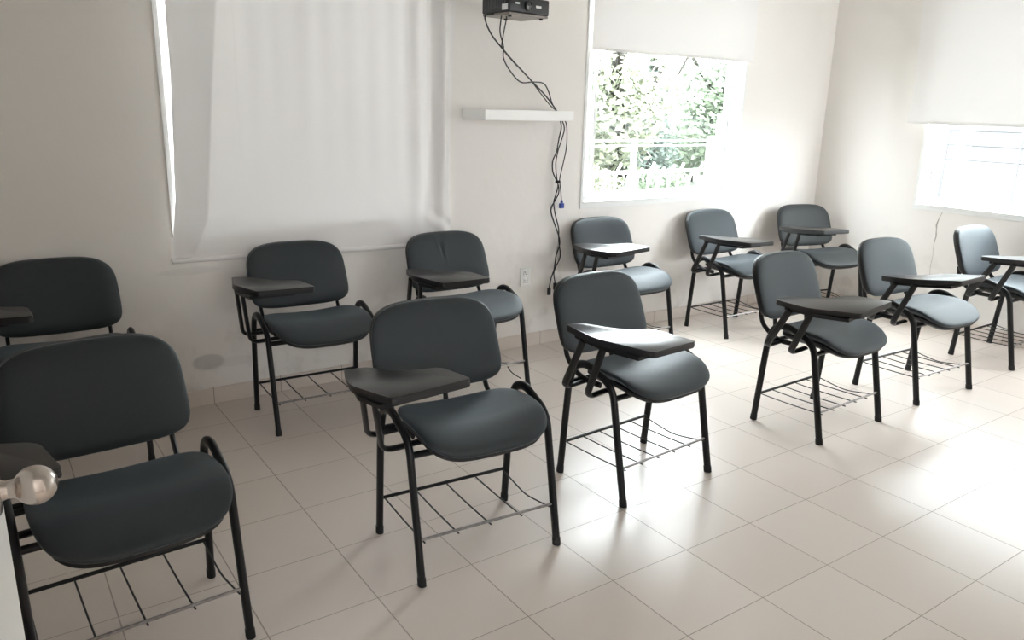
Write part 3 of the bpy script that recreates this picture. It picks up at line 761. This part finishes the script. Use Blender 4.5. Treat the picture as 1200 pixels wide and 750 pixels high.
# terrace rail higher up, running on the right half of the view
gr = thing('garden_railing', 'white railing with horizontal bars beyond the picket fence', 'railing', (7.5, 4.6, -.3))
for k in range(4):
    bm = bmesh.new(); xx = -2.4+k*1.7; box(bm, xx-.03, xx+.03, -.03, .03, 0, 1.72 if k > 1 else 1.36); finish('railing_post', bm, FENCEW, gr, False)
for z, x0, w in ((1.66, 1.0, .014), (1.50, 1.0, .014), (1.34, -2.4, .010), (1.27, -2.4, .008)):
    bm = bmesh.new(); box(bm, x0 if x0 < 0 else -2.4+3.4, 2.7, -.02, .02, z-w, z+w); finish('railing_bar', bm, FENCEW, gr, False)
bm = bmesh.new(); box(bm, 9.6, 13.5, 5.6, 5.8, -.3, 1.05); tag(finish('garden_wall', bm, CONC, smooth=False), 'pale garden wall at the right side of the back window', 'wall')
GRASS = simple('grass_ground', (.035, .042, .025), .95, noise=.5, nscale=4)
bm = bmesh.new(); box(bm, -30, 60, .45, 60, -.5, -.3); struct(finish('ground', bm, GRASS, smooth=False))
bm = bmesh.new(); box(bm, XR+TH, 60, -40, .45, -.5, -.3); struct(finish('ground_paving', bm, SLABM, smooth=False))
bm = bmesh.new(); box(bm, -4.0, 3.4, 3.6, 3.8, -.3, 4.2); tag(finish('light_block_wall', bm, CONC, smooth=False), 'tall pale wall added outside to block sky light, behind the gap left of the wrinkled blind', 'wall')  # added wall that keeps direct sky light off the right wall
# neighbouring house seen through the right window
nh = thing('neighbouring_house', 'pale house with a balcony railing outside the right-hand window', 'building', (14., -1.5, -.3))
bm = bmesh.new(); box(bm, .8, 5, -7, 7, 0, 6); finish('house_wall', bm, HOUSE, nh, False)
bm = bmesh.new(); box(bm, -.6, .8, -7, 7, .12, .20); finish('balcony_slab', bm, HOUSE, nh, False)
for z in (1.05, 1.30, 1.55):
    bm = bmesh.new(); sweep(bm, [(-.55, -7, z), (-.55, 7, z)], .02, .02, (0, 0, 1), 8); finish('railing_bar', bm, HOUSE2, nh)
for k in range(12):
    bm = bmesh.new(); box(bm, -.57, -.53, -6.8+k*1.2-.02, -6.8+k*1.2+.02, .20, 1.55); finish('railing_post', bm, HOUSE2, nh, False)
for k in range(4):
    bm = bmesh.new(); box(bm, .76, .81, -5+k*3, -3.6+k*3, 1.0, 2.2); finish('house_window', bm, HOUSE2, nh, False)

# ------------------------------------------------------------------ light
w = bpy.data.worlds.new('sky'); bpy.context.scene.world = w; w.use_nodes = True
nt = w.node_tree; bg = nt.nodes['Background']; bg.inputs[0].default_value = (.91, .955, 1.0, 1); bg.inputs[1].default_value = 17.0
def portal(name, loc, rot, sx, sy):
    l = bpy.data.lights.new(name, 'AREA'); l.shape = 'RECTANGLE'; l.size = sx; l.size_y = sy; l.cycles.is_portal = True
    o = bpy.data.objects.new(name, l); COL.objects.link(o); o.location = loc; o.rotation_euler = rot
portal('sky_portal', (.56, YB+TH+.01, 1.63), (-PI/2, 0, 0), 1.32, 1.55)
portal('sky_portal', (-1.425, -4.72-TH-.01, 1.60), (PI/2, 0, 0), .57, 1.32)  # serves the added fill opening in the corridor
portal('sky_portal', (3.875, YF-TH-.01, 1.60), (PI/2, 0, 0), .47, 1.02)  # serves the added fill opening in the front wall
portal('sky_portal', (3.01, YB+TH+.01, 1.63), (-PI/2, 0, 0), 1.44, 1.55)
portal('sky_portal', (XR+TH+.01, -1.45, 1.62), (PI/2, 0, PI/2), 1.82, 1.57)

# ------------------------------------------------------------------ camera
cd = bpy.data.cameras.new('camera'); cam = bpy.data.objects.new('camera', cd); COL.objects.link(cam)
cd.sensor_width = 36; cd.lens = 911.245*36/1200; cd.clip_start = .05
cam.location = (-.860604, -3.500150, 1.449562); cam.rotation_euler = (1.30299151, -.02434698, -.60371382)
sc = bpy.context.scene; sc.camera = cam
sc.view_settings.view_transform = 'Standard'; sc.view_settings.look = 'None'; sc.view_settings.gamma = 1.; sc.view_settings.use_curve_mapping = False
sc.view_settings.exposure = 0.66
sc.cycles.max_bounces = 12; sc.cycles.diffuse_bounces = 8; sc.cycles.transparent_max_bounces = 12
sc.cycles.use_denoising = True
sc.cycles.sample_clamp_indirect = 10
